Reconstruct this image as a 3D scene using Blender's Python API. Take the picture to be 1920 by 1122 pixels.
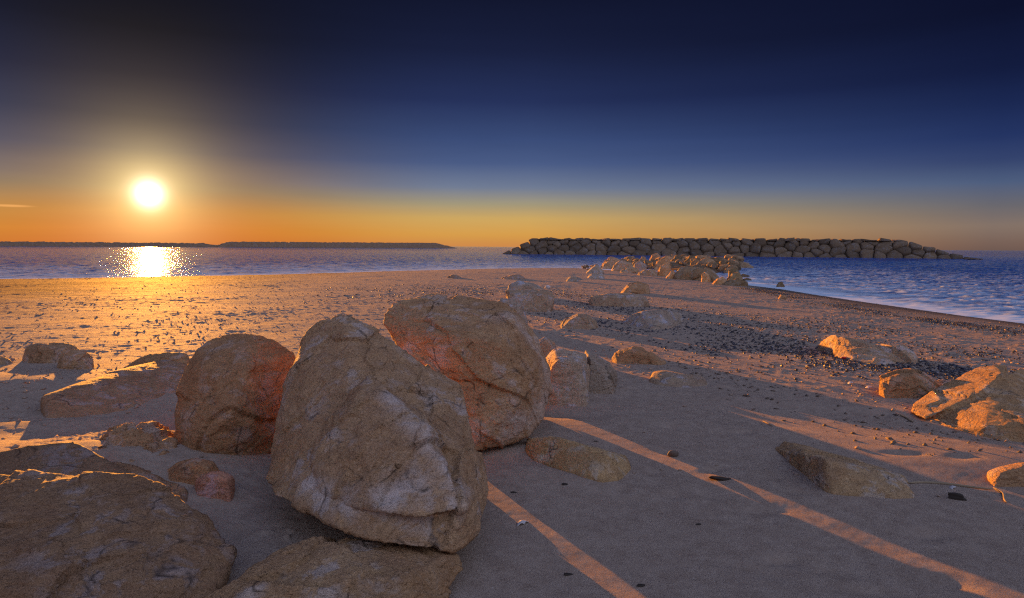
import bpy, bmesh, math, random
import numpy as np
from mathutils import Vector
for o in list(bpy.data.objects):
    bpy.data.objects.remove(o)
rnd = random.Random(7)
SC = bpy.context.scene

# ------------------------------------------------------------------ camera
W0, H0, FPX = 1920.0, 1122.0, 1250.0
CAM = Vector((0.0, 0.0, 1.2))
PITCH, ROLL = math.radians(4.48), math.radians(0.42)
FW = Vector((0, math.cos(PITCH), -math.sin(PITCH)))
U0 = Vector((0, math.sin(PITCH), math.cos(PITCH)))
R0 = Vector((1, 0, 0))
RT = R0 * math.cos(ROLL) + U0 * math.sin(ROLL)
UP = U0 * math.cos(ROLL) - R0 * math.sin(ROLL)
cd = bpy.data.cameras.new('camera')
cam = bpy.data.objects.new('camera', cd)
SC.collection.objects.link(cam)
cd.sensor_width = 36.0
cd.lens = 36.0 * FPX / W0
cd.clip_start, cd.clip_end = 0.05, 30000
from mathutils import Matrix
cam.matrix_world = Matrix(((RT.x, UP.x, -FW.x, CAM.x), (RT.y, UP.y, -FW.y, CAM.y), (RT.z, UP.z, -FW.z, CAM.z), (0, 0, 0, 1)))
SC.camera = cam

def ray(px, py):
    return FW + RT * ((px - W0 / 2) / FPX) + UP * ((H0 / 2 - py) / FPX)
def P(px, py, d):                     # a point seen at a pixel, at depth d metres
    return CAM + ray(px, py) * d

# ------------------------------------------------------------------ light
def lin(c):
    return tuple((x / 255 / 12.92) if x / 255 <= 0.04045 else ((x / 255 + 0.055) / 1.055) ** 2.4 for x in c)
SC.view_settings.view_transform = 'Standard'
SC.view_settings.look = 'None'
SC.view_settings.gamma = 1.0
SC.view_settings.use_curve_mapping = False
EXPO = 1.38
SC.view_settings.exposure = EXPO
SC.cycles.use_denoising = False
SC.cycles.pixel_filter_type = 'BLACKMAN_HARRIS'
SC.cycles.filter_width = 1.25
SUND = ray(279, 364).normalized()
SUN_EL = math.asin(SUND.z)
SUN_AZ = math.atan2(SUND.x, SUND.y)
sl = bpy.data.lights.new('sun', 'SUN')
sl.energy = 5.0
sl.angle = math.radians(0.5)
sl.color = (1.0, 0.385, 0.05)
sun = bpy.data.objects.new('sun', sl)
SC.collection.objects.link(sun)
sun.rotation_euler = (-SUND).to_track_quat('-Z', 'Y').to_euler()

world = bpy.data.worlds.new('World')
SC.world = world
world.use_nodes = True
nt = world.node_tree
nt.nodes.clear()
class NT:
    def __init__(s, t): s.t = t; s.n = t.nodes; s.l = t.links
    def new(s, typ, **kw):
        n = s.n.new(typ)
        for k, v in kw.items(): setattr(n, k, v)
        return n
    def put(s, sock, v):
        if v is None: return
        if isinstance(v, bpy.types.NodeSocket): s.l.new(v, sock)
        elif isinstance(v, (tuple, list)) and len(v) == 3 and sock.type == 'RGBA': sock.default_value = (*v, 1)
        else: sock.default_value = v
    def math(s, op, a, b=None, c=None, clamp=False):
        n = s.new('ShaderNodeMath', operation=op, use_clamp=clamp)
        for i, v in enumerate((a, b, c)): s.put(n.inputs[i], v)
        return n.outputs[0]
    def vmath(s, op, a, b=None, scale=None):
        n = s.new('ShaderNodeVectorMath', operation=op)
        s.put(n.inputs[0], a)
        if b is not None: s.put(n.inputs[1], b)
        if scale is not None: s.put(n.inputs['Scale'], scale)
        return n.outputs['Value'] if op in ('DOT_PRODUCT', 'LENGTH') else n.outputs[0]
    def mr(s, v, a, b, c=0.0, d=1.0, smooth=False):
        n = s.new('ShaderNodeMapRange')
        if smooth: n.interpolation_type = 'SMOOTHSTEP'
        for i, x in enumerate((v, a, b, c, d)): s.put(n.inputs[i], x)
        return n.outputs[0]
    def mix(s, f, a, b, mode='MIX'):
        n = s.new('ShaderNodeMix', data_type='RGBA', blend_type=mode)
        s.put(n.inputs[0], f); s.put(n.inputs[6], a); s.put(n.inputs[7], b)
        return n.outputs[2]
    def ramp(s, f, stops):
        n = s.new('ShaderNodeValToRGB')
        e = n.color_ramp.elements
        while len(e) > 1: e.remove(e[-1])
        e[0].position = stops[0][0]; e[0].color = (*stops[0][1], 1)
        for p, c in stops[1:]:
            q = e.new(p); q.color = (*c, 1)
        s.put(n.inputs[0], f)
        return n.outputs[0]
    def noise(s, vec, scale, detail=4, rough=0.5, dist=0.0, kind='FBM'):
        n = s.new('ShaderNodeTexNoise')
        n.noise_type = kind
        s.put(n.inputs['Vector'], vec); n.inputs['Scale'].default_value = scale
        n.inputs['Detail'].default_value = detail; n.inputs['Roughness'].default_value = rough
        n.inputs['Distortion'].default_value = dist
        return n.outputs[0]
    def voro(s, vec, scale, feature='F1', out=0):
        n = s.new('ShaderNodeTexVoronoi', feature=feature)
        s.put(n.inputs['Vector'], vec); n.inputs['Scale'].default_value = scale
        return n.outputs[out]
    def bump(s, h, dist, strength=1.0, normal=None):
        n = s.new('ShaderNodeBump')
        n.inputs['Strength'].default_value = strength; n.inputs['Distance'].default_value = dist
        s.put(n.inputs['Height'], h)
        if normal is not None: s.put(n.inputs['Normal'], normal)
        return n.outputs[0]

g = NT(nt)
tc = g.new('ShaderNodeTexCoord')
dirv = g.vmath('NORMALIZE', tc.outputs['Generated'])
sep = g.new('ShaderNodeSeparateXYZ'); g.put(sep.inputs[0], dirv)
zz = sep.outputs[2]
el = g.math('MAXIMUM', zz, 0.0)
def skyramp(stops):
    return g.ramp(el, [(math.sin(math.radians(a)), lin(c)) for a, c in stops])
ZEN = (54, 72, 138)  # zenith, brightened as extra fill for the shade
rA = skyramp([(0, (205, 105, 18)), (1.2, (208, 116, 22)), (2.6, (190, 120, 40)), (4.2, (146, 114, 74)), (7, (84, 74, 74)), (9.4, (46, 45, 55)), (12.5, (27, 29, 43)), (15.6, (14, 17, 28)), (21, (11, 14, 30)), (40, (16, 22, 54)), (90, ZEN)])
rB = skyramp([(0, (206, 136, 74)), (1, (216, 158, 76)), (2.4, (206, 168, 98)), (3.6, (160, 150, 122)), (5, (112, 124, 148)), (7, (74, 92, 134)), (9, (58, 76, 120)), (12, (37, 49, 90)), (16, (24, 31, 61)), (21, (14, 18, 40)), (40, (12, 17, 48)), (90, ZEN)])
rC = skyramp([(0, (112, 90, 82)), (.5, (120, 97, 87)), (1.7, (133, 115, 104)), (3.1, (108, 106, 112)), (4.7, (78, 94, 126)), (6.2, (53, 68, 110)), (7.8, (36, 52, 98)), (10, (26, 39, 80)), (12.1, (19, 28, 63)), (16, (12, 17, 43)), (21, (12, 17, 44)), (40, (18, 25, 62)), (90, ZEN)])
rD = skyramp([(0, (118, 110, 124)), (8, (130, 128, 148)), (18, (156, 164, 196)), (36, (198, 212, 240)), (58, (174, 192, 236)), (90, ZEN)])  # unseen sky behind the camera, brightened as added fill light
hor = g.new('ShaderNodeCombineXYZ'); g.put(hor.inputs[0], sep.outputs[0]); g.put(hor.inputs[1], sep.outputs[1])
hn = g.vmath('NORMALIZE', hor.outputs[0])
ca = g.vmath('DOT_PRODUCT', hn, (math.sin(SUN_AZ), math.cos(SUN_AZ), 0.0))
az = g.math('ARCCOSINE', g.math('MINIMUM', ca, 1.0))
c1 = g.mix(g.mr(az, 0.0, math.radians(25), smooth=True), rA, rB)
c2 = g.mix(g.mr(az, math.radians(30), math.radians(64)), c1, rC)
c3 = g.mix(g.mr(az, math.radians(66), math.radians(112), smooth=True), c2, rD)
cs = g.vmath('DOT_PRODUCT', dirv, tuple(SUND))
th = g.math('MULTIPLY', g.math('ARCCOSINE', g.math('MINIMUM', cs, 1.0)), 180 / math.pi)
def glow(width, power, amp, col):
    e = g.math('POWER', g.math('DIVIDE', th, width), power)
    e = g.math('EXPONENT', g.math('MULTIPLY', e, -1.0))
    return g.vmath('SCALE', col, scale=g.math('MULTIPLY', e, amp))
gl = g.vmath('ADD', glow(0.52, 1.25, 6.0, (1.0, 0.93, 0.80)), glow(2.2, 1.2, 0.95, (1.0, 0.76, 0.22)))
gl = g.vmath('ADD', gl, glow(4.7, 1.3, 0.25, (1.0, 0.69, 0.52)))
sky0 = g.vmath('ADD', c3, gl)
# faint uneven layers of thin haze
hz = g.noise(g.vmath('MULTIPLY', dirv, (2.2, 2.2, 26.0)), 1.0, 5, .55, .6)
sky0 = g.vmath('SCALE', sky0, scale=g.mr(hz, .25, .75, .95, 1.05))
# one thin wisp of cloud low at the left
wd = g.vmath('SUBTRACT', dirv, tuple(ray(18, 386).normalized()))
wl = g.vmath('LENGTH', g.vmath('MULTIPLY', wd, (42.0, 42.0, 620.0)))
sky0 = g.vmath('ADD', sky0, g.vmath('SCALE', (.30, .14, .05), scale=g.mr(wl, .3, 1.3, 1, 0, True)))
bgA = g.new('ShaderNodeBackground'); g.put(bgA.inputs[0], sky0); bgA.inputs[1].default_value = 1.0 / (2 ** EXPO)
nish = g.new('ShaderNodeTexSky', sky_type='NISHITA', sun_disc=False)
nish.sun_elevation = SUN_EL
nish.sun_rotation = SUN_AZ
bgB = g.new('ShaderNodeBackground'); g.put(bgB.inputs[0], nish.outputs[0]); bgB.inputs[1].default_value = 0.0001
ad = g.new('ShaderNodeAddShader'); g.l.new(bgA.outputs[0], ad.inputs[0]); g.l.new(bgB.outputs[0], ad.inputs[1])
wo = g.new('ShaderNodeOutputWorld'); g.l.new(ad.outputs[0], wo.inputs[0])

# ------------------------------------------------------------------ numpy noise
_pr = np.random.RandomState(3)
_PERM = _pr.permutation(512).astype(np.int64)
_GR = _pr.normal(size=(512, 3)); _GR /= np.linalg.norm(_GR, axis=1)[:, None]
def perlin(p, seed=0):
    p = np.asarray(p, dtype=np.float64) + seed * 17.31
    i = np.floor(p).astype(np.int64); f = p - i
    u = f * f * f * (f * (f * 6 - 15) + 10)
    out = 0
    for dx in (0, 1):
        hx = _PERM[(i[:, 0] + dx) & 511]
        wx = u[:, 0] if dx else 1 - u[:, 0]
        for dy in (0, 1):
            hy = _PERM[(hx + i[:, 1] + dy) & 511]
            wy = u[:, 1] if dy else 1 - u[:, 1]
            for dz in (0, 1):
                h = _PERM[(hy + i[:, 2] + dz) & 511]
                wz = u[:, 2] if dz else 1 - u[:, 2]
                gv = _GR[h]
                out = out + wx * wy * wz * (gv[:, 0] * (f[:, 0] - dx) + gv[:, 1] * (f[:, 1] - dy) + gv[:, 2] * (f[:, 2] - dz))
    return out * 1.6
def fbm(p, octs=4, rough=0.5, seed=0):
    a, s, t = 1.0, 0, 0
    q = np.array(p, dtype=np.float64)
    for k in range(octs):
        s = s + a * perlin(q, seed + k); t += a
        q = q * 2.03; a *= rough
    return s / t
def worley(p, seed=0, tilt=False):                # F1, F2 and an id value of the nearest cell
    p = np.asarray(p) + seed * 9.7
    i = np.floor(p).astype(np.int64)
    f1 = np.full(len(p), 9.0); f2 = np.full(len(p), 9.0); cid = np.zeros(len(p)); til = np.zeros(len(p))
    for dx in (-1, 0, 1):
        for dy in (-1, 0, 1):
            for dz in (-1, 0, 1):
                c = i + (dx, dy, dz)
                h = _PERM[(_PERM[(_PERM[c[:, 0] & 511] + c[:, 1]) & 511] + c[:, 2]) & 511]
                pt = c + 0.5 + 0.42 * _GR[h]
                d = np.linalg.norm(pt - p, axis=1)
                near = d < f1
                f2 = np.where(near, f1, np.minimum(f2, d))
                cid = np.where(near, h / 511.0, cid)
                til = np.where(near, np.sum((p - pt) * _GR[(h * 7 + 3) & 511], 1), til)
                f1 = np.where(near, d, f1)
    return (f1, f2, cid, til) if tilt else (f1, f2, cid)
def sstep(x, a, b):
    t = np.clip((x - a) / (b - a), 0, 1)
    return t * t * (3 - 2 * t)

# ------------------------------------------------------------------ ground shape
SEA = -0.3
def sea_pt(px, py):
    r = ray(px, py); t = (SEA - CAM.z) / r.z
    return (CAM + r * t).to_2d()
shore = [Vector((-400, -60)), Vector((-120, 16))]
shore += [sea_pt(*q) for q in ((0, 524.5), (150, 523), (300, 520.5), (450, 517.5), (600, 513.5), (750, 509), (900, 505.5), (1000, 504.3), (1090, 503.5))]
shore += [sea_pt(*q) for q in ((1230, 512), (1330, 525), (1400, 535), (1460, 542), (1520, 552), (1600, 564), (1700, 578), (1800, 592), (1920, 607))]
shore += [Vector((11.6, 5)), Vector((12.5, -10)), Vector((16, -60)), Vector((16, -400)), Vector((-400, -400))]
SH = np.array([(v.x, v.y) for v in shore])
def shore_dist(x, y):                 # signed distance: positive on land
    p = np.stack([x, y], 1)
    best = np.full(len(p), 1e9); inside = np.zeros(len(p), bool)
    for k in range(len(SH)):
        a, b = SH[k], SH[(k + 1) % len(SH)]
        ab = b - a
        t = np.clip(((p - a) @ ab) / (ab @ ab), 0, 1)
        best = np.minimum(best, np.linalg.norm(p - (a + t[:, None] * ab), axis=1))
        cr = ((a[1] > y) != (b[1] > y)) & (x < (b[0] - a[0]) * (y - a[1]) / (b[1] - a[1] + 1e-12) + a[0])
        inside ^= cr
    return np.where(inside, best, -best)
def base_h(x, y):
    d = shore_dist(x, y)
    return np.where(d > 0, SEA + 0.3 * (1 - np.exp(-np.maximum(d, 0) / 4.5)), SEA - 2.5 * (1 - np.exp(np.minimum(d, 0) / 25.0))), d

def G(px, py):                        # where a pixel's ray meets the beach
    r = ray(px, py); z = 0.0
    for _ in range(12):
        t = (z - CAM.z) / r.z
        p = CAM + r * t
        z = max(float(base_h(np.array([p.x]), np.array([p.y]))[0][0]), SEA)
    return p
def gdepth(px, py):
    return (G(px, py) - CAM).dot(FW)

# drifts, hollows and heaps of the near sand: (pixel, radius along, radius across, angle, height)
BLOBS = []
def blob(px, py, ra, rb, ang, h, sharp=0.0):
    p = G(px, py); BLOBS.append((p.x, p.y, ra, rb, math.radians(ang), h, sharp))
blob(40, 915, 1.5, 0.62, 0, 0.15)
blob(250, 900, 0.6, 0.42, 0, 0.07)
blob(50, 730, 1.0, 0.6, 0, 0.10)
blob(255, 850, 0.30, 0.22, 0, 0.05)
blob(215, 872, 0.20, 0.12, 0, -0.04)
blob(70, 800, 0.8, 0.22, 15, 0.03, 1)
blob(1000, 860, 0.30, 0.2, -20, 0.03)
blob(1590, 930, 0.7, 0.35, -25, 0.02)
blob(1830, 870, 0.8, 0.5, -25, 0.05)
blob(1190, 690, 0.8, 0.35, -20, 0.03)
blob(1260, 725, 1.2, 0.4, -20, 0.03)
blob(1630, 690, 1.6, 0.7, -20, 0.05)
blob(1780, 740, 1.4, 0.8, -20, 0.05)
blob(950, 862, 0.45, 0.16, 0, -0.03)
blob(1060, 775, 0.35, 0.15, 0, -0.025)
blob(1060, 900, 0.5, 0.10, -25, 0.022)
blob(600, 960, 0.4, 0.2, -10, -0.03)
blob(1350, 800, 0.9, 0.12, -22, 0.012)
blob(1500, 760, 1.2, 0.14, -18, 0.016)
for q in range(26):                   # old footprints
    px = rnd.uniform(1150, 1900); py = rnd.uniform(760, 1110)
    blob(px, py, rnd.uniform(.06, .11), rnd.uniform(.035, .06), rnd.uniform(-60, 60), -rnd.uniform(.008, .020))
CRUST = tuple(G(258, 838).to_2d())
def ground_h(x, y):
    h, d = base_h(x, y)
    land = sstep(d, 0.2, 3.0)
    wetd = d
    r = np.sqrt(x * x + y * y)
    P3 = np.stack([x, y, np.zeros_like(x)], 1)
    # wind-rippled low relief
    h = h + land * (0.005 + .025 * sstep(r, 5, 9)) * fbm(P3 * (0.45, 0.45, 1), 3, 0.5, 5)
    left = sstep(-x, 0.2, 2.5) * sstep(y, 2.0, 3.5)
    h = h + land * (0.004 + 0.004 * left) * fbm(P3 * (1.6, 3.2, 1), 3, 0.5, 8)
    # clumps of crusted sand
    n = fbm(P3 * (4.6, 9.5, 1), 4, 0.65, 11)
    far = 0.02 + 0.98 * sstep(y - 0.35 * np.abs(x), 3.6, 6.0)
    far = np.where(x < -0.9, np.maximum(far, 0.55), far)
    patch = sstep(fbm(P3 * (0.33, 0.5, 1), 2, 0.5, 21), -0.25, 0.35)
    amp = land * far * (0.25 + 0.75 * patch)
    h = h + amp * (.085 - .040 * left * sstep(r, 4, 7)) * np.maximum(n - 0.14, 0)
    nf = fbm(P3 * (1.5, 3.4, 1), 4, 0.65, 15)
    h = h + land * sstep(r, 8, 16) * 0.07 * np.maximum(nf - 0.16, 0) * (.35 + .65 * sstep(-wetd, -6, -2))
    n2 = perlin(P3 * (11, 15, 1), 31)
    h = h + amp * 0.016 * np.maximum(n2 - 0.18, 0)
    # faint wind ripples and streaks drawn out down the beach
    ru = x * .55 - y * .84; rv = x * .84 + y * .55
    R3 = np.stack([ru, rv, x * 0], 1)
    h = h + land * sstep(-r, -12, -4) * (.0022 * perlin(R3 * (1.1, 6.5, 1), 45) + 
        .0012 * np.sin(rv * 46 + 3 * perlin(R3 * 1.2, 46)) * sstep(perlin(R3 * .7, 47), .0, .4))
    # fine grain of the nearest sand
    h = h + land * 0.0006 * perlin(P3 * 26, 41) * sstep(-r, -14, -6)
    # rough wind-scoured crust at the lower left
    for (bx, by, ra, rb, an, bh, sh) in BLOBS:
        dx, dy = x - bx, y - by
        u = (dx * math.cos(an) + dy * math.sin(an)) / ra
        v = (-dx * math.sin(an) + dy * math.cos(an)) / rb
        q = u * u + v * v
        m = q < 9
        if sh:
            w = np.where(v < 0, v * 1.0, v * 2.2)     # steeper on the far side
            q = u * u + w * w
        h = h + np.where(m, bh * np.exp(-q), 0)
    cx, cy = CRUST
    q = np.exp(-(((x - cx) / 0.42) ** 2 + ((y - cy) / 0.30) ** 2))
    h = h + q * 0.035 * np.abs(fbm(P3 * (9, 15, 1), 3, 0.6, 51)) * 2
    return h, d

def G(px, py):                        # the same, on the finished relief
    r = ray(px, py); z = 0.0
    for _ in range(7):
        t = (z - CAM.z) / r.z
        p = CAM + r * t
        z = .5 * z + .5 * max(float(ground_h(np.array([p.x]), np.array([p.y]))[0][0]), SEA)
    return p

# ------------------------------------------------------------------ materials
def mat(name):
    m = bpy.data.materials.new(name); m.use_nodes = True
    m.node_tree.nodes.clear()
    k = NT(m.node_tree)
    b = k.new('ShaderNodeBsdfPrincipled'); o = k.new('ShaderNodeOutputMaterial')
    k.l.new(b.outputs[0], o.inputs[0])
    return m, k, b
def attr(k, name):
    a = k.new('ShaderNodeAttribute'); a.attribute_name = name
    return a.outputs['Fac']

# sand
m_sand, k, b = mat('sand')
oc = k.new('ShaderNodeTexCoord').outputs['Object']
wet = attr(k, 'wet'); damp_flare = attr(k, 'damp_flare')
n1 = k.noise(oc, 0.9, 5, .6); n2 = k.noise(oc, 14, 5, .6); n3 = k.noise(oc, 260, 3, .7)
col = k.mix(n1, (.43, .31, .235), (.53, .405, .315))
col = k.mix(k.mr(n2, .35, .7), col, k.mix(1.0, col, (.78, .74, .72), 'MULTIPLY'))
col = k.mix(k.mr(n3, .56, .66), col, (.15, .10, .08))
col = k.mix(k.mr(n3, .40, .33), col, (.62, .55, .48))
col = k.mix(1.0, col, k.mix(k.mr(k.math('ADD', damp_flare, k.math('MULTIPLY', k.math('SUBTRACT', n1, .5), 1.2)), .1, .9), (1, 1, 1), (.62, .47, .32)), 'MULTIPLY')  # warm flare tone painted on the left sand, real damp near the water
col = k.mix(wet, col, (.11, .08, .06))
k.put(b.inputs['Base Color'], col)
k.put(b.inputs['Roughness'], k.mr(wet, .5, 1, .80, .30))
b.inputs['Specular IOR Level'].default_value = .02
bm1 = k.bump(k.noise(oc, 38, 6, .65), 0.007, .8)
bm2 = k.bump(k.noise(oc, 240, 3, .7), 0.0050, 1.0, bm1)
k.put(b.inputs['Normal'], bm2)

# rock: one material, tinted per object with the object's own colour
def rock_mat(name, scale=1.0, bumpk=1.0):
    m, k, b = mat(name)
    oi = k.new('ShaderNodeObjectInfo')
    oc = k.new('ShaderNodeTexCoord').outputs['Object']
    v = k.vmath('ADD', k.vmath('SCALE', oc, scale=scale), k.vmath('SCALE', (13.0, 7.0, 5.0), scale=oi.outputs['Random']))
    big = k.noise(v, 2.6, 5, .6, .6); mid = k.noise(v, 9, 7, .68, .4); fine = k.noise(v, 70, 5, .7)
    vs = k.vmath('MULTIPLY', v, (1.0, 1.0, 3.4))
    strata = k.noise(vs, 7, 6, .65, 1.2)
    col = k.mix(k.mr(big, .34, .66), (.55, .345, .195), (.70, .50, .32))
    col = k.mix(k.mr(strata, .40, .62, 0, .55), col, (.47, .30, .20))
    crust = k.math('MULTIPLY', k.mr(mid, .50, .57), k.mr(big, .44, .56))
    col = k.mix(k.math('MULTIPLY', crust, .8), col, (.72, .65, .68))
    col = k.mix(k.mr(fine, .54, .68, 0, .5), col, (.78, .64, .52))
    vf = k.noise(v, 190, 3, .7)
    col = k.mix(k.mr(vf, .52, .70, 0, .3), col, (.74, .64, .55))
    col = k.mix(k.mr(vf, .46, .32, 0, .4), col, (.12, .08, .06))
    col = k.mix(k.mr(fine, .43, .30, 0, .6), col, (.09, .055, .035))
    cr = k.voro(k.vmath('ADD', v, k.vmath('SCALE', k.new('ShaderNodeTexNoise').outputs[1], scale=.25)), 2.6, 'DISTANCE_TO_EDGE')
    crack = k.mr(cr, 0.0, .022, 1, 0)
    crack = k.math('MULTIPLY', crack, k.mr(mid, .45, .58))
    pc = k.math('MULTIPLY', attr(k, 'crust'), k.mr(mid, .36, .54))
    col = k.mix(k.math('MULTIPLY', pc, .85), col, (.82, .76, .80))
    col = k.mix(k.math('MULTIPLY', crack, .8), col, (.08, .055, .04))
    col = k.mix(1.0, col, oi.outputs['Color'], 'MULTIPLY')
    k.put(b.inputs['Base Color'], col)
    b.inputs['Roughness'].default_value = .78
    b.inputs['Specular IOR Level'].default_value = .3
    n = k.bump(strata, .05 * bumpk, .9)
    n = k.bump(mid, .042 * bumpk, 1.0, n)
    n = k.bump(crack, -.012 * bumpk, .6, n)
    crag = k.noise(v, 26, 6, .62, .5, 'RIDGED_MULTIFRACTAL')
    n = k.bump(crag, .008 * bumpk, .8, n)
    n = k.bump(fine, .011 * bumpk, 1.0, n)
    k.put(b.inputs['Normal'], n)
    return m
m_rock = rock_mat('weathered_limestone')
m_rockf = rock_mat('breakwater_limestone', .35, 2.4)

def plain(name, c, rough=.7, var=.35, scale=30, spec=.4, bump=0.0):
    m, k, b = mat(name)
    oc = k.new('ShaderNodeTexCoord').outputs['Object']
    n = k.noise(oc, scale, 4, .6)
    k.put(b.inputs['Base Color'], k.mix(n, tuple(x * (1 - var) for x in c), tuple(min(1, x * (1 + var)) for x in c)))
    b.inputs['Roughness'].default_value = rough
    b.inputs['Specular IOR Level'].default_value = spec
    if bump: k.put(b.inputs['Normal'], k.bump(n, bump, 1.0))
    return m
m_dark = plain('mussel_shell_black', (.055, .052, .068), .5, .95, 24, .45)
m_brown = plain('pebble_brown', (.14, .095, .07), .7, .6, 7)
m_white = plain('shell_white', (.62, .56, .55), .5, .2, 60)
m_weed = plain('dry_seaweed', (.035, .022, .015), .7, .4, 50)
m_wood = plain('driftwood', (.34, .25, .16), .8, .3, 40)
m_red = plain('red_plastic', (.55, .03, .02), .4, .1, 40)
m_core = plain('rubble_core', (.10, .08, .065), .9, .5, 1.2)

# sea
m_sea, k, b = mat('sea_water')
oc = k.new('ShaderNodeTexCoord').outputs['Object']
sd = attr(k, 'shore')
k.put(b.inputs['Base Color'], k.mix(k.mr(sd, 0, 26, 1, 0), (.018, .10, .40), (.065, .155, .38)))
b.inputs['Specular IOR Level'].default_value = .25
b.inputs['IOR'].default_value = 1.333
b.inputs['Roughness'].default_value = .09
w1 = k.noise(k.vmath('MULTIPLY', oc, (.9, 1.6, 1)), 1.6, 4, .6)
w2 = k.noise(oc, 9, 4, .65)
n = k.bump(w1, .20, 1.0)
n = k.bump(w2, .014, 1.0, n)
k.put(b.inputs['Normal'], n)
fo = k.noise(k.vmath('MULTIPLY', oc, (1, 1, 1)), 2.2, 6, .7, .8)
foam_glint = k.math('MULTIPLY', k.mr(sd, 0.0, 3.2, 1, 0), 1.0)
stre = k.noise(k.vmath('MULTIPLY', oc, (.55, 1.5, 1)), 1.4, 6, .7, .5)
foam_glint = k.math('MAXIMUM', k.mr(k.math('ADD', stre, k.math('MULTIPLY', k.mr(sd, 0, 30, 1, 0), .26)), .58, .84, 0, .8), k.mr(k.math('ADD', sd, k.math('MULTIPLY', fo, -3.4)), -.7, .5, 1, 0))  # surf foam, plus sky sheen and sun glint painted as pale streaks
fd = k.new('ShaderNodeBsdfDiffuse'); fd.inputs[0].default_value = (.72, .80, .92, 1)  # white with blue sky light mixed into the colour
mxs = k.new('ShaderNodeMixShader')
k.put(mxs.inputs[0], k.math('MULTIPLY', foam_glint, .95)); k.l.new(b.outputs[0], mxs.inputs[1]); k.l.new(fd.outputs[0], mxs.inputs[2])
k.l.new(mxs.outputs[0], [x for x in k.n if x.type == 'OUTPUT_MATERIAL'][0].inputs[0])

# ------------------------------------------------------------------ object helpers
def props(o, label=None, cat=None, group=None, kind=None):
    if label: o['label'] = label
    if cat: o['category'] = cat
    if group: o['group'] = group
    if kind: o['kind'] = kind
    return o
def mesh_obj(name, co, faces, material, parent=None, smooth=True, loc=None):
    """co (n,3) array in world space, faces (m,4) or (m,3) int array or list"""
    me = bpy.data.meshes.new(name)
    co = np.asarray(co, dtype=np.float32)
    if loc is not None: co = co - np.array(loc, dtype=np.float32)
    if isinstance(faces, np.ndarray):
        k = faces.shape[1]
        me.vertices.add(len(co)); me.vertices.foreach_set('co', co.ravel())
        me.loops.add(faces.size); me.loops.foreach_set('vertex_index', faces.ravel().astype(np.int32))
        me.polygons.add(len(faces)); me.polygons.foreach_set('loop_start', np.arange(0, faces.size, k, dtype=np.int32))
        me.update(calc_edges=True)
    else:
        me.from_pydata([tuple(map(float, c)) for c in co], [], faces); me.update()
    if smooth: me.polygons.foreach_set('use_smooth', np.ones(len(me.polygons), bool))
    me.materials.append(material)
    o = bpy.data.objects.new(name, me)
    SC.collection.objects.link(o)
    if loc is not None: o.location = loc
    if parent is not None: o.parent = parent
    return o
def grid_faces(nr, nc, wrap=False):
    i = np.arange(nr - 1)[:, None]; j = np.arange(nc if wrap else nc - 1)[None, :]
    a = i * nc + j; b_ = i * nc + (j + 1) % nc
    return np.stack([a + 0 * j, b_ + 0 * i, b_ + nc, a + nc], -1).reshape(-1, 4)
def polar_sheet(radii, angs):
    R, A = np.meshgrid(radii, angs, indexing='ij')
    return (R * np.sin(A)).ravel(), (R * np.cos(A)).ravel()

# ------------------------------------------------------------------ ground sheet
dense = np.radians(np.linspace(-43, 43, 700))
rest = np.radians(np.linspace(43, 317, 60))[1:-1]
angs = np.concatenate([dense, rest])
radii = np.concatenate([[0.02, .3, .7, 1.1, 1.5], np.exp(np.linspace(math.log(1.8), math.log(62), 860)), np.exp(np.linspace(math.log(66), math.log(9000), 40))])
x, y = polar_sheet(radii, angs)
h, d = ground_h(x, y)
f = grid_faces(len(radii), len(angs), True)
f = f[:, ::-1]
ground = mesh_obj('beach_sand', np.stack([x, y, h], 1), np.ascontiguousarray(f), m_sand)
props(ground, kind='structure')
wet = 1 - sstep(d + 0.8 * perlin(np.stack([x * .5, y * .5, x * 0], 1), 4), 0.3, 1.8)
a = ground.data.attributes.new('wet', 'FLOAT', 'POINT'); a.data.foreach_set('value', wet.astype(np.float32))

damp_flare = (1 - sstep(d, 10, 34)) * sstep(-x, 3, 15) + .25 * (1 - sstep(d, 1, 7))  # left part paints the flare's orange tone; last term is damp by the water
a = ground.data.attributes.new('damp_flare', 'FLOAT', 'POINT'); a.data.foreach_set('value', damp_flare.astype(np.float32))

# ------------------------------------------------------------------ sea
dense = np.radians(np.linspace(-44, 44, 560))
angs = np.concatenate([dense, np.radians(np.linspace(44, 316, 50))[1:-1]])
radii = np.concatenate([[.5, 5, 9], np.exp(np.linspace(math.log(11), math.log(260), 620)), np.exp(np.linspace(math.log(280), math.log(14000), 30))])
x, y = polar_sheet(radii, angs)
r = np.sqrt(x * x + y * y)
d = shore_dist(x, y)
P3 = np.stack([x, y, x * 0], 1)
calm = sstep(-d, 0.0, 5.0)
amp = (0.15 + .85 * calm) * (1 + .9 * sstep(x, 2, 14)) * (1 - sstep(r, 150, 260))
rot = 0.35
wx = x * math.cos(rot) + y * math.sin(rot); wy = -x * math.sin(rot) + y * math.cos(rot)
W3 = np.stack([wx * .7, wy * 1.5, x * 0], 1)
hh = amp * (0.045 * (0.5 - np.abs(fbm(W3 * 1.0, 3, .55, 61)) * 2) + .025 * fbm(W3 * 3.2, 2, .5, 65))
sea = mesh_obj('sea', np.stack([x, y, SEA + hh - 0.012], 1), np.ascontiguousarray(grid_faces(len(radii), len(angs), True)[:, ::-1]), m_sea)
props(sea, kind='structure')
a = sea.data.attributes.new('shore', 'FLOAT', 'POINT'); a.data.foreach_set('value', (-d).astype(np.float32))

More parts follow.
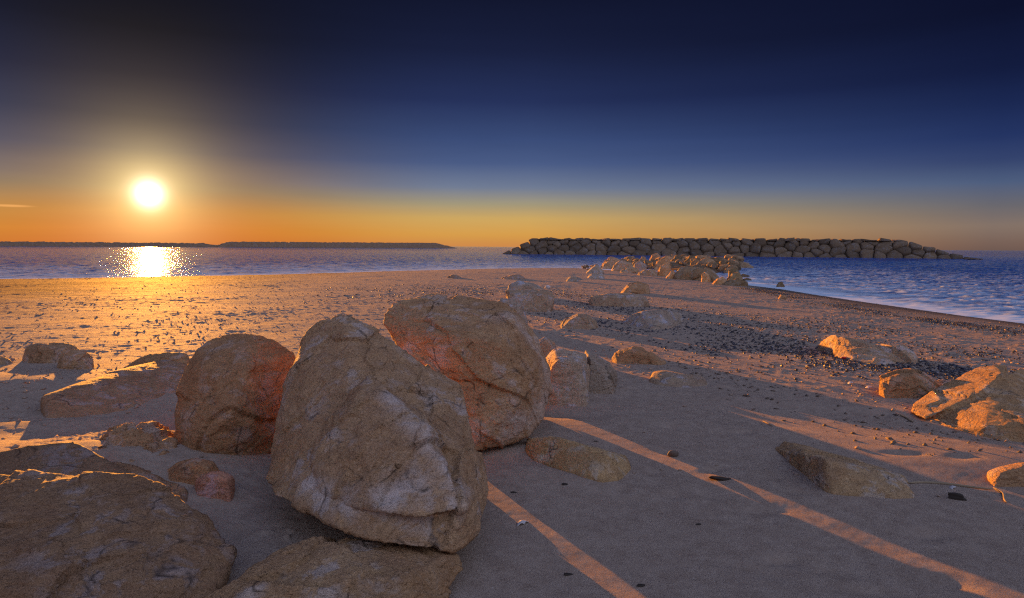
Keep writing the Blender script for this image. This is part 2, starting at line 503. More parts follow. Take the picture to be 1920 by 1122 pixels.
# ------------------------------------------------------------------ boulders
_tmp_mod_cache = {}
def sculpt(hulls, voxel, smooth=4, amp=.03, freq=3.0, seed=0, strata=None, chips=1.0, dents=()):
    """hulls: point lists, each made convex; their union is remeshed, softened and weathered. Returns co, quads."""
    bm = bmesh.new()
    for pts in hulls:
        vs = [bm.verts.new(p) for p in pts]
        res = bmesh.ops.convex_hull(bm, input=vs)
        junk = list({e for e in res['geom_interior'] if isinstance(e, bmesh.types.BMVert)} | {e for e in res['geom_unused'] if isinstance(e, bmesh.types.BMVert)})
        if junk: bmesh.ops.delete(bm, geom=junk, context='VERTS')
    bmesh.ops.recalc_face_normals(bm, faces=bm.faces)
    me = bpy.data.meshes.new('t'); bm.to_mesh(me); bm.free()
    o = bpy.data.objects.new('t', me); SC.collection.objects.link(o)
    md = o.modifiers.new('r', 'REMESH'); md.mode = 'VOXEL'; md.voxel_size = voxel
    dg = bpy.context.evaluated_depsgraph_get()
    ev = o.evaluated_get(dg); em = ev.to_mesh()
    n = len(em.vertices); co = np.empty(n * 3, np.float32); em.vertices.foreach_get('co', co); co = co.reshape(-1, 3).astype(np.float64)
    fq = np.empty(len(em.loops), np.int32); em.loops.foreach_get('vertex_index', fq); fq = fq.reshape(-1, 4)
    ed = np.empty(len(em.edges) * 2, np.int32); em.edges.foreach_get('vertices', ed); ed = ed.reshape(-1, 2)
    ev.to_mesh_clear(); bpy.data.objects.remove(o); bpy.data.meshes.remove(me)
    deg = np.bincount(ed.ravel(), minlength=n)[:, None]
    def relax(co, it):
        for _ in range(it):
            s = np.stack([np.bincount(ed[:, 0], co[ed[:, 1], c], n) + np.bincount(ed[:, 1], co[ed[:, 0], c], n) for c in range(3)], 1)
            co = co * .4 + .6 * s / deg
        return co
    def normals(co):
        a, b_, c, d_ = (co[fq[:, i]] for i in range(4))
        fn = np.cross(c - a, d_ - b_)
        nn = np.stack([sum(np.bincount(fq[:, i], fn[:, c2], n) for i in range(4)) for c2 in range(3)], 1)
        return nn / (np.linalg.norm(nn, axis=1)[:, None] + 1e-12)
    co = relax(co, smooth)
    nn = normals(co)
    q = co * freq
    if strata is not None:            # stretch the pattern along bedding planes
        ax = np.array(strata, float); ax /= np.linalg.norm(ax)
        q = q + np.outer(co @ ax, ax) * freq * 1.2
    q = q + .35 * np.stack([perlin(q * .7, seed + 3), perlin(q * .7, seed + 4), perlin(q * .7, seed + 5)], 1)
    big = fbm(co * freq * .6, 3, .5, seed)
    fine0 = fbm(q * 4, 2, .6, seed + 21)
    rid = 1 - np.abs(fbm(q * 1.2, 4, .55, seed + 7)) * 2.2
    f1, f2, cid, tl = worley(q * .8, seed, True)
    edge = np.clip((f2 - f1) / .05, 0, 1)
    f1b, f2b, cidb, tlb = worley(q * 2.7 + .2 * fine0[:, None], seed + 1, True)
    f1c, f2c, cidc, tlc = worley(q * 7.0 + .3 * fine0[:, None], seed + 2, True)
    fine = fbm(q * 7, 4, .62, seed + 9)
    ledge = 0
    if strata is not None:            # worn bedding ledges
        tt = (co @ ax) * freq * 3.4 + .9 * perlin(co * freq * .9, seed + 31) + .25 * fine0
        fr = tt - np.floor(tt)
        ledge = (fr ** 2.5 - .28) * sstep(perlin(co * freq * 1.1, seed + 33), -.35, .25) * (.5 + .8 * perlin(co * freq * .5, seed + 35) ** 2)
    dsp = amp * (.6 * big + .45 * ledge + .26 * (rid - .5) + chips * (.30 * (cid - .5) + 1.0 * tl + .12 * (cidb - .5) + .24 * tlb + .03 * (cidc - .5) + .07 * tlc - .08 * (1 - edge)) + .13 * fine)
    co = co + nn * dsp[:, None]
    for (c, rad, dep) in dents:
        w = np.exp(-np.sum((co - np.array(c)) ** 2, 1) / rad ** 2)
        co = co - nn * (w * dep)[:, None]
    return co, fq
ROCKS = []
def add_rock(name, label, hulls, voxel, tint=(1, 1, 1), cat='rock', group=None, material=None, parent=None, crust=(), **kw):
    co, fq = sculpt(hulls, voxel, **kw)
    c = co.mean(0); c[2] = co[:, 2].min()
    o = mesh_obj(name, co, fq, material or m_rock, parent, True, tuple(c))
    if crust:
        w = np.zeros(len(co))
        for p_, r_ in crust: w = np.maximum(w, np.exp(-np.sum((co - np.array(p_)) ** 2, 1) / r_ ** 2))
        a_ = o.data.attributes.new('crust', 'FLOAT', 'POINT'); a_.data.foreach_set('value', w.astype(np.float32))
    o.color = (*tint, 1)
    if cat: props(o, label, cat, group)
    ROCKS.append(o)
    return o
def auto_hull(outline, thick=.5, base=None, sink=.12, d=None):
    """outline: pixels round a half-buried stone; its foot is on the sand at its lowest pixel"""
    xs = [q[0] for q in outline]; ys = [q[1] for q in outline]
    by = base or max(ys); cx = (min(xs) + max(xs)) / 2; cy = (min(ys) + max(ys)) / 2
    d0 = d or gdepth(cx, by)
    wdt = (max(xs) - min(xs)) / FPX * d0
    T = wdt * thick / 2
    pts = [P(q[0], q[1], d0 + T) for q in outline]
    pts += [P(cx + .62 * (q[0] - cx), cy + .62 * (q[1] - cy) * (1 if q[1] > cy else .95), d0 + .30 * T) for q in outline]
    pts += [P(cx + .75 * (q[0] - cx), cy + .80 * (q[1] - cy), d0 + 1.9 * T) for q in outline]
    lo = [P(cx + s * .42 * (max(xs) - min(xs)), by, d0 + e) for s in (-1, -.4, .4, 1) for e in (.12 * T, 1.8 * T)]
    pts += lo + [q - Vector((0, 0, sink)) for q in lo]
    return pts, wdt
def stone(label, outline, thick=.6, tint=(1, 1, 1), group=None, res=46, seed=None, name='rock', k=1.0, cat='rock', base=None, extra=None, sink=.12, strata=None, smooth=4, material=None, d=None, chips=1.0):
    pts, wdt = auto_hull(outline, thick, base, sink, d)
    hulls = [pts] + (extra or [])
    return add_rock(name, label, hulls, max(wdt / res, .006), tint, cat, group, material, amp=.055 * wdt * k, freq=2.2 / wdt, smooth=smooth,
                    seed=seed if seed is not None else len(ROCKS) * 3 + 1, strata=strata, chips=chips)
def low_rock(label, lower, top, thick=.5, tint=(1, 1, 1), k=1.0, seed=1, smooth=4, chips=.8, extra=(), vox=.009, crust=()):
    """lower: pixels of the visible foot, on the sand; top: pixels of the crest above it"""
    lo = [(q[0], q[1], gdepth(*q)) for q in lower]
    lx = [q[0] for q in lo]; ld = [q[2] for q in lo]
    dep = lambda x: float(np.interp(x, lx, ld))
    wdt = (lx[-1] - lx[0]) / FPX * (sum(ld) / len(ld))
    pts = [P(*q) for q in lo] + [P(*q) - Vector((0, 0, .15)) for q in lo]
    for q in top:
        d_ = dep(q[0]) + (q[2] if len(q) > 2 else thick * .5)
        p = P(q[0], q[1], d_); pts.append(p)
        b_ = p + Vector((ray(q[0], q[1]).x, 1, 0)) * thick * .6; b_.z = p.z * .45; pts.append(b_)
        b_ = b_ + Vector((0, .2, 0)); b_.z = -.15; pts.append(b_)
    pts += list(extra)
    return add_rock('rock', label, [pts], vox, tint, 'rock', None, None, amp=.045 * wdt * k, freq=2.6 / wdt, smooth=smooth, seed=seed, chips=chips, crust=crust)
def PP(l):
    return [P(*q) for q in l]
def vein(l, r, n=7):
    out = []
    for a_, b_ in zip(l[:-1], l[1:]):
        for i_ in range(n):
            t_ = i_ / n; out.append((P(*[a_[c_] * (1 - t_) + b_[c_] * t_ for c_ in range(3)]), r))
    return out

OCH = (.90, .86, .84); PAL = (.92, .98, 1.10); RED = (1.05, .80, .70); BRN = (1.0, .80, .62)
# -- the big centre boulder
G1 = PP([(566, 642, 3.48), (572, 622, 3.50), (600, 597, 3.52), (636, 587, 3.50), (665, 593, 3.48), (700, 620, 3.45), (760, 662, 3.45), (800, 688, 3.45),
         (850, 718, 3.4), (868, 742, 3.35), (874, 780, 3.25), (888, 822, 3.12), (905, 870, 3.0), (917, 918, 2.88), (910, 962, 2.76), (893, 1000, 2.56),
         (850, 1034, 2.42), (790, 1032, 2.37), (690, 1012, 2.38), (640, 993, 2.43), (560, 946, 2.62), (515, 932, 2.76), (494, 905, 2.90), (498, 860, 3.08), (516, 790, 3.24), (541, 720, 3.38),
         (650, 625, 3.30), (760, 930, 2.50), (690, 960, 2.54), (860, 940, 2.5), (590, 900, 2.76),
         (880, 906, 3.39), (878, 832, 3.52), (600, 660, 3.85), (700, 650, 3.85), (820, 730, 3.8), (860, 800, 3.6), (870, 900, 3.3), (540, 860, 3.4), (560, 760, 3.7), (800, 900, 3.6), (650, 900, 3.6)])
G2 = PP([(692, 702, 2.97), (735, 740, 2.78), (790, 800, 2.62), (842, 880, 2.50), (874, 955, 2.44), (790, 975, 2.38), (700, 955, 2.41), (610, 925, 2.58),
         (585, 855, 2.72), (640, 800, 2.72), (668, 752, 2.80), (775, 900, 2.45), (690, 860, 2.56),
         (800, 760, 3.2), (655, 700, 3.16), (618, 742, 3.16), (590, 790, 3.10), (565, 838, 3.02), (880, 930, 2.9), (560, 900, 2.95), (700, 740, 3.5), (640, 860, 3.3)])
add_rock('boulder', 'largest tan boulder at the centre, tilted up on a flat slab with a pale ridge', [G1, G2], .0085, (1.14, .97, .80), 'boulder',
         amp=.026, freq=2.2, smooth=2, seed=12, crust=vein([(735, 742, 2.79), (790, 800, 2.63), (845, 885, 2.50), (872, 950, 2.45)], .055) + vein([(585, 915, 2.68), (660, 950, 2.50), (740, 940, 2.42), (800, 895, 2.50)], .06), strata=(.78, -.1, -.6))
# -- the right-hand boulder
I1 = PP([(717, 607, 4.35), (722, 588, 4.45), (748, 566, 4.6), (800, 557, 4.75), (850, 555, 4.85), (905, 567, 4.8), (950, 572, 4.65), (988, 603, 4.55), (1013, 640, 4.5),
         (1029, 690, 4.45), (1033, 740, 4.35), (1016, 790, 4.2), (990, 818, 4.1), (940, 834, 4.02), (890, 830, 4.05), (872, 800, 4.1), (735, 632, 4.25), (770, 655, 4.15),
         (860, 632, 4.02), (960, 596, 4.25), (940, 640, 4.0), (860, 700, 3.95), (900, 770, 3.88), (970, 760, 3.95), (1000, 690, 4.1),
         (858, 858, 3.80), (842, 800, 3.95), (850, 835, 4.6), (992, 762, 5.0), (980, 770, 5.0), (1012, 673, 5.19), (1009, 722, 5.10), (760, 640, 5.0), (820, 700, 5.2), (980, 700, 5.2), (960, 800, 4.9), (900, 810, 4.7), (840, 760, 4.8), (930, 600, 5.3), (820, 580, 5.3)])
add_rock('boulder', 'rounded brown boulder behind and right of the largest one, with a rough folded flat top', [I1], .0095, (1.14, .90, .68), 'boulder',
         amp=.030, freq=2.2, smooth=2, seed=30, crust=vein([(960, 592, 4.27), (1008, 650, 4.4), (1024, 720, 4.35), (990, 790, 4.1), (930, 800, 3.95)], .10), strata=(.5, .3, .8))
# -- the left boulder, the flare's warm tone mixed into its tint
D1 = PP([(345, 692, 3.75), (370, 655, 3.85), (400, 633, 3.95), (450, 622, 4.0), (482, 627, 4.0), (520, 645, 4.05), (552, 662, 4.1), (552, 740, 4.0), (530, 830, 3.9),
         (495, 872, 3.65), (440, 884, 3.5), (385, 880, 3.45), (342, 850, 3.5), (322, 792, 3.6), (330, 740, 3.65), (400, 700, 3.55), (470, 690, 3.6), (430, 780, 3.38), (380, 820, 3.38), (480, 800, 3.5),
         (576, 705, 4.25), (592, 785, 4.1), (560, 860, 3.8), (400, 680, 4.5), (500, 690, 4.6), (530, 800, 4.4), (400, 820, 4.3), (360, 760, 4.2)])
add_rock('boulder', 'rounded russet boulder, leftmost of the three big ones standing together', [D1], .0095, (1.0, .74, .54), 'boulder',
         amp=.030, freq=2.4, smooth=4, seed=44, strata=(-.6, .2, .7), chips=.9)
# -- slab under the centre boulder
H1 = PP([(380, 1124, 2.20), (440, 1086, 2.27), (520, 1040, 2.39), (560, 1046, 2.39), (650, 1008, 2.50), (745, 1022, 2.50), (858, 1040, 2.46), (870, 1068, 2.41), (835, 1098, 2.33), (800, 1130, 2.23),
         (470, 1110, 2.12), (600, 1085, 2.12), (750, 1080, 2.16), (700, 1180, 1.96), (500, 1190, 1.96), (380, 1180, 2.01), (820, 1160, 2.20), (600, 1060, 2.77), (800, 1060, 2.77), (450, 1180, 2.48)])
add_rock('flat_rock', 'long flat slab with a ragged edge wedged under the largest boulder at the front', [H1], .007, (1.08, .92, .74), 'rock',
         amp=.028, freq=3.4, smooth=4, seed=57, strata=(.2, .6, .9))
# -- broad slab at the lower left; flare warmth painted into the left rocks' tints
A1 = PP([(-60, 890, 2.78), (40, 905, 2.72), (120, 893, 2.72), (185, 880, 2.72), (255, 886, 2.72), (330, 925, 2.64), (395, 975, 2.56), (430, 1035, 2.44), (425, 1075, 2.38), (398, 1130, 2.28),
         (380, 1220, 2.1), (0, 1230, 1.9), (-120, 1150, 2.0), (-160, 980, 2.4), (60, 985, 2.44), (220, 990, 2.42), (330, 1010, 2.40), (200, 1080, 2.15), (330, 1100, 2.20), (20, 1090, 2.1),
         (100, 960, 3.1), (300, 985, 2.95), (400, 1080, 2.7)])
add_rock('flat_rock', 'broad dark slab filling the lower left corner, with sunlit sand along its top edge', [A1], .0078, (.74, .60, .50), 'rock',
         amp=.034, freq=2.4, smooth=6, seed=71, strata=(.1, .3, 1.0))
B1 = PP([(-60, 858, 3.10), (0, 846, 3.12), (60, 832, 3.15), (140, 826, 3.15), (182, 852, 3.08), (220, 874, 3.02), (285, 905, 2.95), (120, 890, 2.95), (20, 900, 2.95), (100, 940, 2.85), (240, 935, 2.82), (-60, 945, 2.85), (60, 900, 3.6), (180, 920, 3.5)])
add_rock('rock', 'smooth dark hump half sunk in sand right behind the lower left slab', [B1], .010, (.62, .52, .46), 'rock', amp=.012, freq=2.2, smooth=10, seed=77, chips=.3)
stone('small smooth russet stone leaning at the foot of the leftmost big boulder', [(300, 905), (308, 885), (332, 868), (365, 858), (402, 868), (415, 892), (400, 908), (350, 914)], .8, (1.0, .72, .52), seed=5, smooth=8, k=.6, res=60)
stone('small reddish pink stone between the left slab and the largest boulder', [(360, 920), (366, 898), (390, 886), (415, 884), (438, 892), (440, 908), (418, 926), (385, 938), (368, 935)], .8, (1.15, .76, .70), seed=9, k=.8, res=54, smooth=5)
low_rock('rough crusted ledge with sunlit lumps on the sand left of the russet boulder', [(188, 852), (250, 868), (328, 846)], [(192, 818, .12), (225, 800, .25), (262, 795, .32), (318, 802, .28), (326, 822, .12)], .35, (.95, .74, .56), 2.2, 61, 2, 1.5, vox=.010)
low_rock('narrow sand dusted ridge of stone slanting down from the smooth hump', [(196, 902), (270, 924), (352, 948)], [(202, 862, .10), (236, 872, .14), (290, 893, .14), (345, 914, .08)], .25, (.80, .62, .50), 1.0, 63, 3, 1.0, vox=.008)
# -- left background rocks
stone('dark low rock at the left, larger of a touching pair on the open sand', [(42, 672), (48, 652), (62, 643), (100, 643), (135, 648), (152, 660), (160, 684), (110, 692), (60, 686)], .7, (.9, .74, .6), seed=15, k=.7, d=6.7)
stone('squat rock with a sunlit crest leaning on the dark low rock at the left', [(106, 690), (112, 668), (138, 656), (162, 660), (175, 672), (168, 698), (130, 704)], .8, (1.0, .8, .62), seed=16, d=6.3)
stone('dark rock cut off by the left edge of the picture', [(-60, 672), (-20, 664), (15, 670), (45, 686), (40, 700), (-10, 712), (-60, 705)], .7, (.9, .74, .6), seed=17, d=6.6)
RG = PP([(352, 684, 6.1), (310, 674, 6.2), (250, 688, 5.9), (200, 700, 5.6), (130, 728, 5.0), (76, 742, 4.75), (84, 800, 4.55), (180, 805, 4.55), (300, 785, 4.9), (352, 765, 5.2),
         (352, 700, 7.4), (250, 710, 6.9), (130, 752, 5.7), (76, 762, 5.2), (352, 760, 6.0), (84, 800, 4.9)])
add_rock('rock', 'long low dark ridge of rock between the left pair and the russet boulder', [RG], .016, (.85, .68, .58), 'rock', amp=.020, freq=1.5, smooth=12, seed=18, chips=.5)
stone('low dark rock just behind the ridge, touching the russet boulder', [(232, 690), (262, 672), (310, 660), (350, 662), (362, 690), (300, 700), (245, 700)], .5, (.9, .74, .56), seed=19, k=.7)
# -- rocks right of and behind the right-hand boulder
stone('mottled grey rock just right of the rounded brown boulder', [(1018, 735), (1024, 672), (1040, 656), (1076, 655), (1100, 664), (1106, 700), (1100, 735), (1075, 758), (1045, 766), (1004, 752)], 2.5, PAL, seed=22, k=.8, res=64)
ROCKS[-1].color = (1.15, 1.15, 1.2, 1)
stone('stepped grey rock leaning on the right side of the mottled rock', [(1090, 690), (1098, 658), (1112, 662), (1140, 680), (1156, 700), (1150, 722), (1138, 738), (1112, 742), (1096, 730)], 3.2, PAL, seed=23, k=1.0, res=54)
stone('small rounded stone top peeping out behind the mottled grey rock', [(1000, 662), (1008, 640), (1022, 632), (1040, 642), (1046, 660), (1030, 670)], .8, OCH, seed=24, k=.6)
stone('grey rounded rock behind the top of the rounded brown boulder', [(920, 610), (924, 575), (940, 560), (962, 558), (982, 572), (990, 600), (975, 620)], .8, PAL, seed=25, k=.6)
stone('square pale block with a flat top, front one of the pair behind the brown boulder', [(946, 572), (950, 545), (990, 542), (1028, 545), (1040, 556), (1034, 574), (1010, 585), (975, 584)], .7, OCH, seed=26, k=.6)
stone('pale domed rock peeping over the flat-topped square block', [(950, 552), (954, 534), (970, 527), (998, 528), (1022, 542), (1036, 556), (1000, 560), (960, 560)], .6, PAL, seed=27, k=.6)
stone('small dome-shaped stone on the sand between the square block and the slanting slab', [(1048, 612), (1058, 598), (1080, 588), (1104, 590), (1120, 602), (1124, 612), (1090, 618)], .8, OCH, seed=31, k=.8)
low_rock('slanting grey slab with a square right end on the shell strewn sand', [(1166, 606), (1190, 612), (1225, 619), (1258, 617), (1281, 603)], [(1172, 603, .2), (1202, 583, .35), (1240, 580, .4), (1277, 588, .3)], .5, PAL, .4, 32, 2, .6, vox=.018)
stone('long low twin-humped rock on the open sand behind the slanting slab', [(1100, 566), (1108, 554), (1140, 549), (1165, 553), (1190, 551), (1212, 560), (1216, 570), (1180, 576), (1120, 573)], .6, OCH, seed=33, k=.8)
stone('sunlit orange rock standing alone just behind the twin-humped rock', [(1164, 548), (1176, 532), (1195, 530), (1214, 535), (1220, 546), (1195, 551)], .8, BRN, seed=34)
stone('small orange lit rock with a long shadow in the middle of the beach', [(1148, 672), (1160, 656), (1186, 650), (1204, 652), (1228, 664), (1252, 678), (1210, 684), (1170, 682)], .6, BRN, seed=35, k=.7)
low_rock('buried sand coloured slab showing only its smooth back, below the small orange lit rock', [(1216, 718), (1240, 724), (1290, 728), (1330, 722)], [(1224, 700, .2), (1245, 695, .3), (1280, 702, .3), (1320, 716, .15)], .4, OCH, .4, 36, 6, .5, vox=.013)
low_rock('flat ochre rock half buried in shaded sand right of the largest boulder', [(985, 846), (1000, 862), (1045, 880), (1090, 895), (1130, 906), (1158, 902), (1184, 880)], [(990, 838, .06), (1010, 826, .10), (1045, 821, .16), (1090, 834, .16), (1135, 850, .12), (1175, 872, .06), (1110, 872, .05)], .30, (1.15, 1.0, .72), .5, 37)
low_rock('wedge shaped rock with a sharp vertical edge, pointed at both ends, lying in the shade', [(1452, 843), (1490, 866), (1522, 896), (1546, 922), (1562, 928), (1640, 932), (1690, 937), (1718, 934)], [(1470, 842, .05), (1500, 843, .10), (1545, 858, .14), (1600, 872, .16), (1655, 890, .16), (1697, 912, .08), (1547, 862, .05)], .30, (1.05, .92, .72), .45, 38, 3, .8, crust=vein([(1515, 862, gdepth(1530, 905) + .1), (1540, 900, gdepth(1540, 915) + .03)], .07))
low_rock('knobbly pale rock lying among dark shells in front of the right shore', [(1528, 656), (1560, 668), (1600, 678), (1660, 687), (1716, 682)], [(1545, 636, .2), (1566, 626, .3), (1590, 634, .35), (1630, 642, .4), (1665, 653, .4), (1704, 662, .25)], .5, (1.05, .98, .90), 1.0, 39, 2, 1.2, vox=.014)
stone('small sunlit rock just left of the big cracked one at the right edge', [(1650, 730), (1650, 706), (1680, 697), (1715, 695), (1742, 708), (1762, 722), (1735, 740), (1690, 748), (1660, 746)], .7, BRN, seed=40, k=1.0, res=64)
WA = PP([(1704, 772, 5.0), (1712, 758, 5.08), (1760, 728, 5.3), (1830, 690, 5.5), (1862, 682, 5.55), (1888, 684, 5.6), (1880, 702, 5.2), (1850, 730, 4.95), (1790, 760, 4.85), (1735, 786, 4.8), (1900, 740, 5.9), (1800, 760, 5.8)])
WB = PP([(1742, 788, 4.92), (1790, 770, 4.82), (1850, 742, 4.88), (1886, 708, 5.2), (1912, 690, 5.6), (1990, 720, 5.8), (2040, 800, 5.2), (2000, 880, 4.4), (1905, 850, 4.30), (1840, 828, 4.45), (1790, 808, 4.62), (1750, 797, 4.80),
         (1850, 800, 4.45), (1940, 800, 4.35), (2000, 860, 5.6), (1800, 800, 5.6)])
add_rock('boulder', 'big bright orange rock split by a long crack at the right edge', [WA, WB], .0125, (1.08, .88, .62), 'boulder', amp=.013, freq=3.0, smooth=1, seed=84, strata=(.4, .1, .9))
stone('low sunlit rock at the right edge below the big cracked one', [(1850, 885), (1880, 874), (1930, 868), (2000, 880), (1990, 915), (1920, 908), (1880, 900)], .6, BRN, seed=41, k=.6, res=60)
# -- far small rocks on the beach
for lab, ol, t in (
    ('small grey rock with a lit left rim near the water, below the pointed grey one', [(1100, 521), (1108, 513), (1130, 512), (1134, 521), (1118, 523)], PAL),
    ('small square rock beside a stick on the far sand', [(1062, 526), (1068, 519), (1080, 517), (1085, 526), (1074, 528)], PAL),
    ('pointed grey rock at the left end of the rock groyne', [(1098, 511), (1108, 503), (1116, 497), (1126, 500), (1132, 510), (1115, 513)], PAL),
    ('low dark mound of rock on the far sand left of the groyne', [(940, 521), (955, 515), (975, 515), (984, 521), (962, 524)], (.8, .7, .7)),
    ('tiny orange stone casting a long shadow near the right shore', [(1459, 559), (1464, 552), (1472, 553), (1476, 559), (1468, 561)], BRN),
    ('flat dark stone on the far sand in the middle of the shore', [(838, 521), (846, 514), (858, 517), (866, 521), (850, 522)], (.8, .7, .7))):
    stone(lab, ol, .9, t, res=26, k=.8)

# ------------------------------------------------------------------ rock groyne
GR = 'rocks of the groyne'
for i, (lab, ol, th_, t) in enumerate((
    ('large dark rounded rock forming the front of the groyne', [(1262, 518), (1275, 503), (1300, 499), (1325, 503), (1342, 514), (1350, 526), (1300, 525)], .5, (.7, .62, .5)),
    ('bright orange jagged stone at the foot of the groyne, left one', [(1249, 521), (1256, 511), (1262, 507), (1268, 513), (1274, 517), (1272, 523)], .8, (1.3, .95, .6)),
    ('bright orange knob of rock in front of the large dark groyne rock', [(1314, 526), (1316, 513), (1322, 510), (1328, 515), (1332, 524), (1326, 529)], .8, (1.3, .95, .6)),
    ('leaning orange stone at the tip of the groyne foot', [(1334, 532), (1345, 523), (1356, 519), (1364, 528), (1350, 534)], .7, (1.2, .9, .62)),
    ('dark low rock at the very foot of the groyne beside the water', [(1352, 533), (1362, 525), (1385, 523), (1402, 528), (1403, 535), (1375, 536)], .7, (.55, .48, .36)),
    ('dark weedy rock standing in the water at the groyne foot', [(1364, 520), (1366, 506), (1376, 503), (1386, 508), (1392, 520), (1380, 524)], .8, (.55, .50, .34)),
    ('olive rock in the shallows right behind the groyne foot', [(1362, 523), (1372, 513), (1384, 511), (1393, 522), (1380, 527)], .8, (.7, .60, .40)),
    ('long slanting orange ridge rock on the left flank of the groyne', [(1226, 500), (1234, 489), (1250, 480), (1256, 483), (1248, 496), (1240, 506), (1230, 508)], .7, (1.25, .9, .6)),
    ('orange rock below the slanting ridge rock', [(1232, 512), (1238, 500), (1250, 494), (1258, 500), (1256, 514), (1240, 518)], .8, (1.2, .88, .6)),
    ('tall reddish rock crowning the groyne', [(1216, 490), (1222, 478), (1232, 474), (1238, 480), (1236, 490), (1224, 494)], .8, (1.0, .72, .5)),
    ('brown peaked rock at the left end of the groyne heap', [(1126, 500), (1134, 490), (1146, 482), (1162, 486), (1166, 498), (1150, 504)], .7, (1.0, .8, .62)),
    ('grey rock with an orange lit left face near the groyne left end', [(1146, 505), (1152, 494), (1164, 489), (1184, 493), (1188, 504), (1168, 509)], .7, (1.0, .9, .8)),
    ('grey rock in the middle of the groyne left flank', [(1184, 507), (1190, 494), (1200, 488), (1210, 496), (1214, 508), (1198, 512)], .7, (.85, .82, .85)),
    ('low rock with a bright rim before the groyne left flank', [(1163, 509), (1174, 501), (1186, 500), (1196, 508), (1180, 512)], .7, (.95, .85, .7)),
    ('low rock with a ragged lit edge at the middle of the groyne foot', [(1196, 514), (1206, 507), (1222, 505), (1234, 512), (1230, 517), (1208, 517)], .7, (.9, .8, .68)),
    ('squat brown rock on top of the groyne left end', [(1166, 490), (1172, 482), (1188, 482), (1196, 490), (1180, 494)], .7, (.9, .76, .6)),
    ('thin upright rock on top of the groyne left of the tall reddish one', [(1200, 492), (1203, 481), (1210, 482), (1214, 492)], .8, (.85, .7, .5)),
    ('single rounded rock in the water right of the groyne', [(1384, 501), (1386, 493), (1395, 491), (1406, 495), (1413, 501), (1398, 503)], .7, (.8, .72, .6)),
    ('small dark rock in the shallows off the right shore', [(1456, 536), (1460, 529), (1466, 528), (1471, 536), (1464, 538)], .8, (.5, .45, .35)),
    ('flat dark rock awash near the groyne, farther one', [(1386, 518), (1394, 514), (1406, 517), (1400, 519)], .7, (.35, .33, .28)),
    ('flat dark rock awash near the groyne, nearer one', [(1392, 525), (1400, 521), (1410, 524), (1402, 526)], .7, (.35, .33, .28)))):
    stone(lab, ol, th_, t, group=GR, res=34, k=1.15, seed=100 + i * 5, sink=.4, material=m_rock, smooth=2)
# smaller rubble of the groyne's top and back: many alike stones, shared meshes
VAR = []
for s in range(6):
    rr = random.Random(s + 50)
    pts = [Vector((rr.gauss(0, 1), rr.gauss(0, 1), rr.gauss(0, 1))).normalized() * rr.uniform(.8, 1.1) for _ in range(26)]
    co, fq = sculpt([pts], .2, smooth=1, amp=.16, freq=1.0, seed=s * 7)
    me = mesh_obj('rubble_stone', co, fq, m_rock); VAR.append(me.data); bpy.data.objects.remove(me)
def rubble(px0, px1, yfun, n, smin, smax, label, group, tints, name='rubble_stone', flat=1.0, lift=0.0):
    for _ in range(n):
        px = rnd.uniform(px0, px1); lo, hi = yfun(px); py = rnd.uniform(lo, hi)
        p = G(px, py); dd = (p - CAM).length
        s = rnd.uniform(smin, smax) / FPX * dd / 2
        o = bpy.data.objects.new(name, rnd.choice(VAR)); SC.collection.objects.link(o)
        o.location = (p.x, p.y, max(p.z, SEA) + s * .25 * flat + rnd.uniform(0, lift) / FPX * dd)
        o.scale = (s * rnd.uniform(.8, 1.3), s * rnd.uniform(.8, 1.3), s * rnd.uniform(.55, .95) * flat)
        o.rotation_euler = (rnd.uniform(-.5, .5) * flat, rnd.uniform(-.5, .5) * flat, rnd.uniform(0, 6.3))
        o.color = (*rnd.choice(tints), 1)
        props(o, label, 'rock', group)
BT = [(.75, .62, .45), (.55, .48, .36), (1.0, .8, .58), (.45, .40, .29), (.62, .56, .5)]
# mound that carries the groyne's rubble
pts = []
for (px, py, hgt) in ((1195, 503, .1), (1225, 505, .2), (1270, 508, .25), (1330, 510, .2), (1350, 514, .1), (1372, 505, .05), (1376, 499, .05), (1300, 497, .35), (1250, 499, .4)):
    p = G(px, py); pts += [Vector((p.x, p.y, -.9)), Vector((p.x, p.y, SEA + hgt))]
add_rock('rubble_mound', 'low mound of dark weedy rubble that carries the loose stones of the groyne', [pts], .35, (.42, .38, .30), 'rock', amp=.28, freq=.5, smooth=2, seed=91)
rubble(1255, 1385, lambda px: (491 + (px - 1255) * .03, 503 + (px - 1255) * .09), 190, 10, 26, 'one of many small rubble stones heaped along the top of the groyne', 'rubble heaped on the groyne', BT, lift=7)
rubble(1150, 1262, lambda px: (494, 506), 60, 9, 24, 'one of the small stones wedged between the orange ridge rocks of the groyne', 'stones between the ridge rocks', BT, lift=5)
rubble(1085, 1180, lambda px: (499, 506), 14, 5, 10, 'one of the little stones strewn before the groyne left end', 'stones at the groyne left end', BT)

# ------------------------------------------------------------------ the long breakwater
bl, br_ = P(946, 476, 1), P(1822, 487, 1)
def at_depth(px, d, z):
    r = ray(px, 470); return CAM + r * (d / r.dot(FW))
BA = at_depth(944, 138, 0); BB = at_depth(1828, 112, 0); BA.z = BB.z = SEA - .2
ULn = (BB - BA); L = ULn.length; ULn.normalize()
NB = Vector((ULn.y, -ULn.x, 0)); NB = NB if NB.y < 0 else -NB     # faces the camera
HB = 3.25
SV = (Vector((0, 0, 1)) * HB - NB * 3.4); SL = SV.length; SV.normalize()
FN = SV.cross(ULn).normalized(); FN = FN if FN.dot(NB) > 0 else -FN
bw = bpy.data.objects.new('breakwater', None); SC.collection.objects.link(bw); bw.location = (BA + BB) / 2 * 1.0
props(bw, 'long dark breakwater of fitted boulders in the water across the right half', 'breakwater')
def bparent(o):
    o.parent = bw; o.matrix_parent_inverse = Matrix.Translation(-bw.location)
    return o
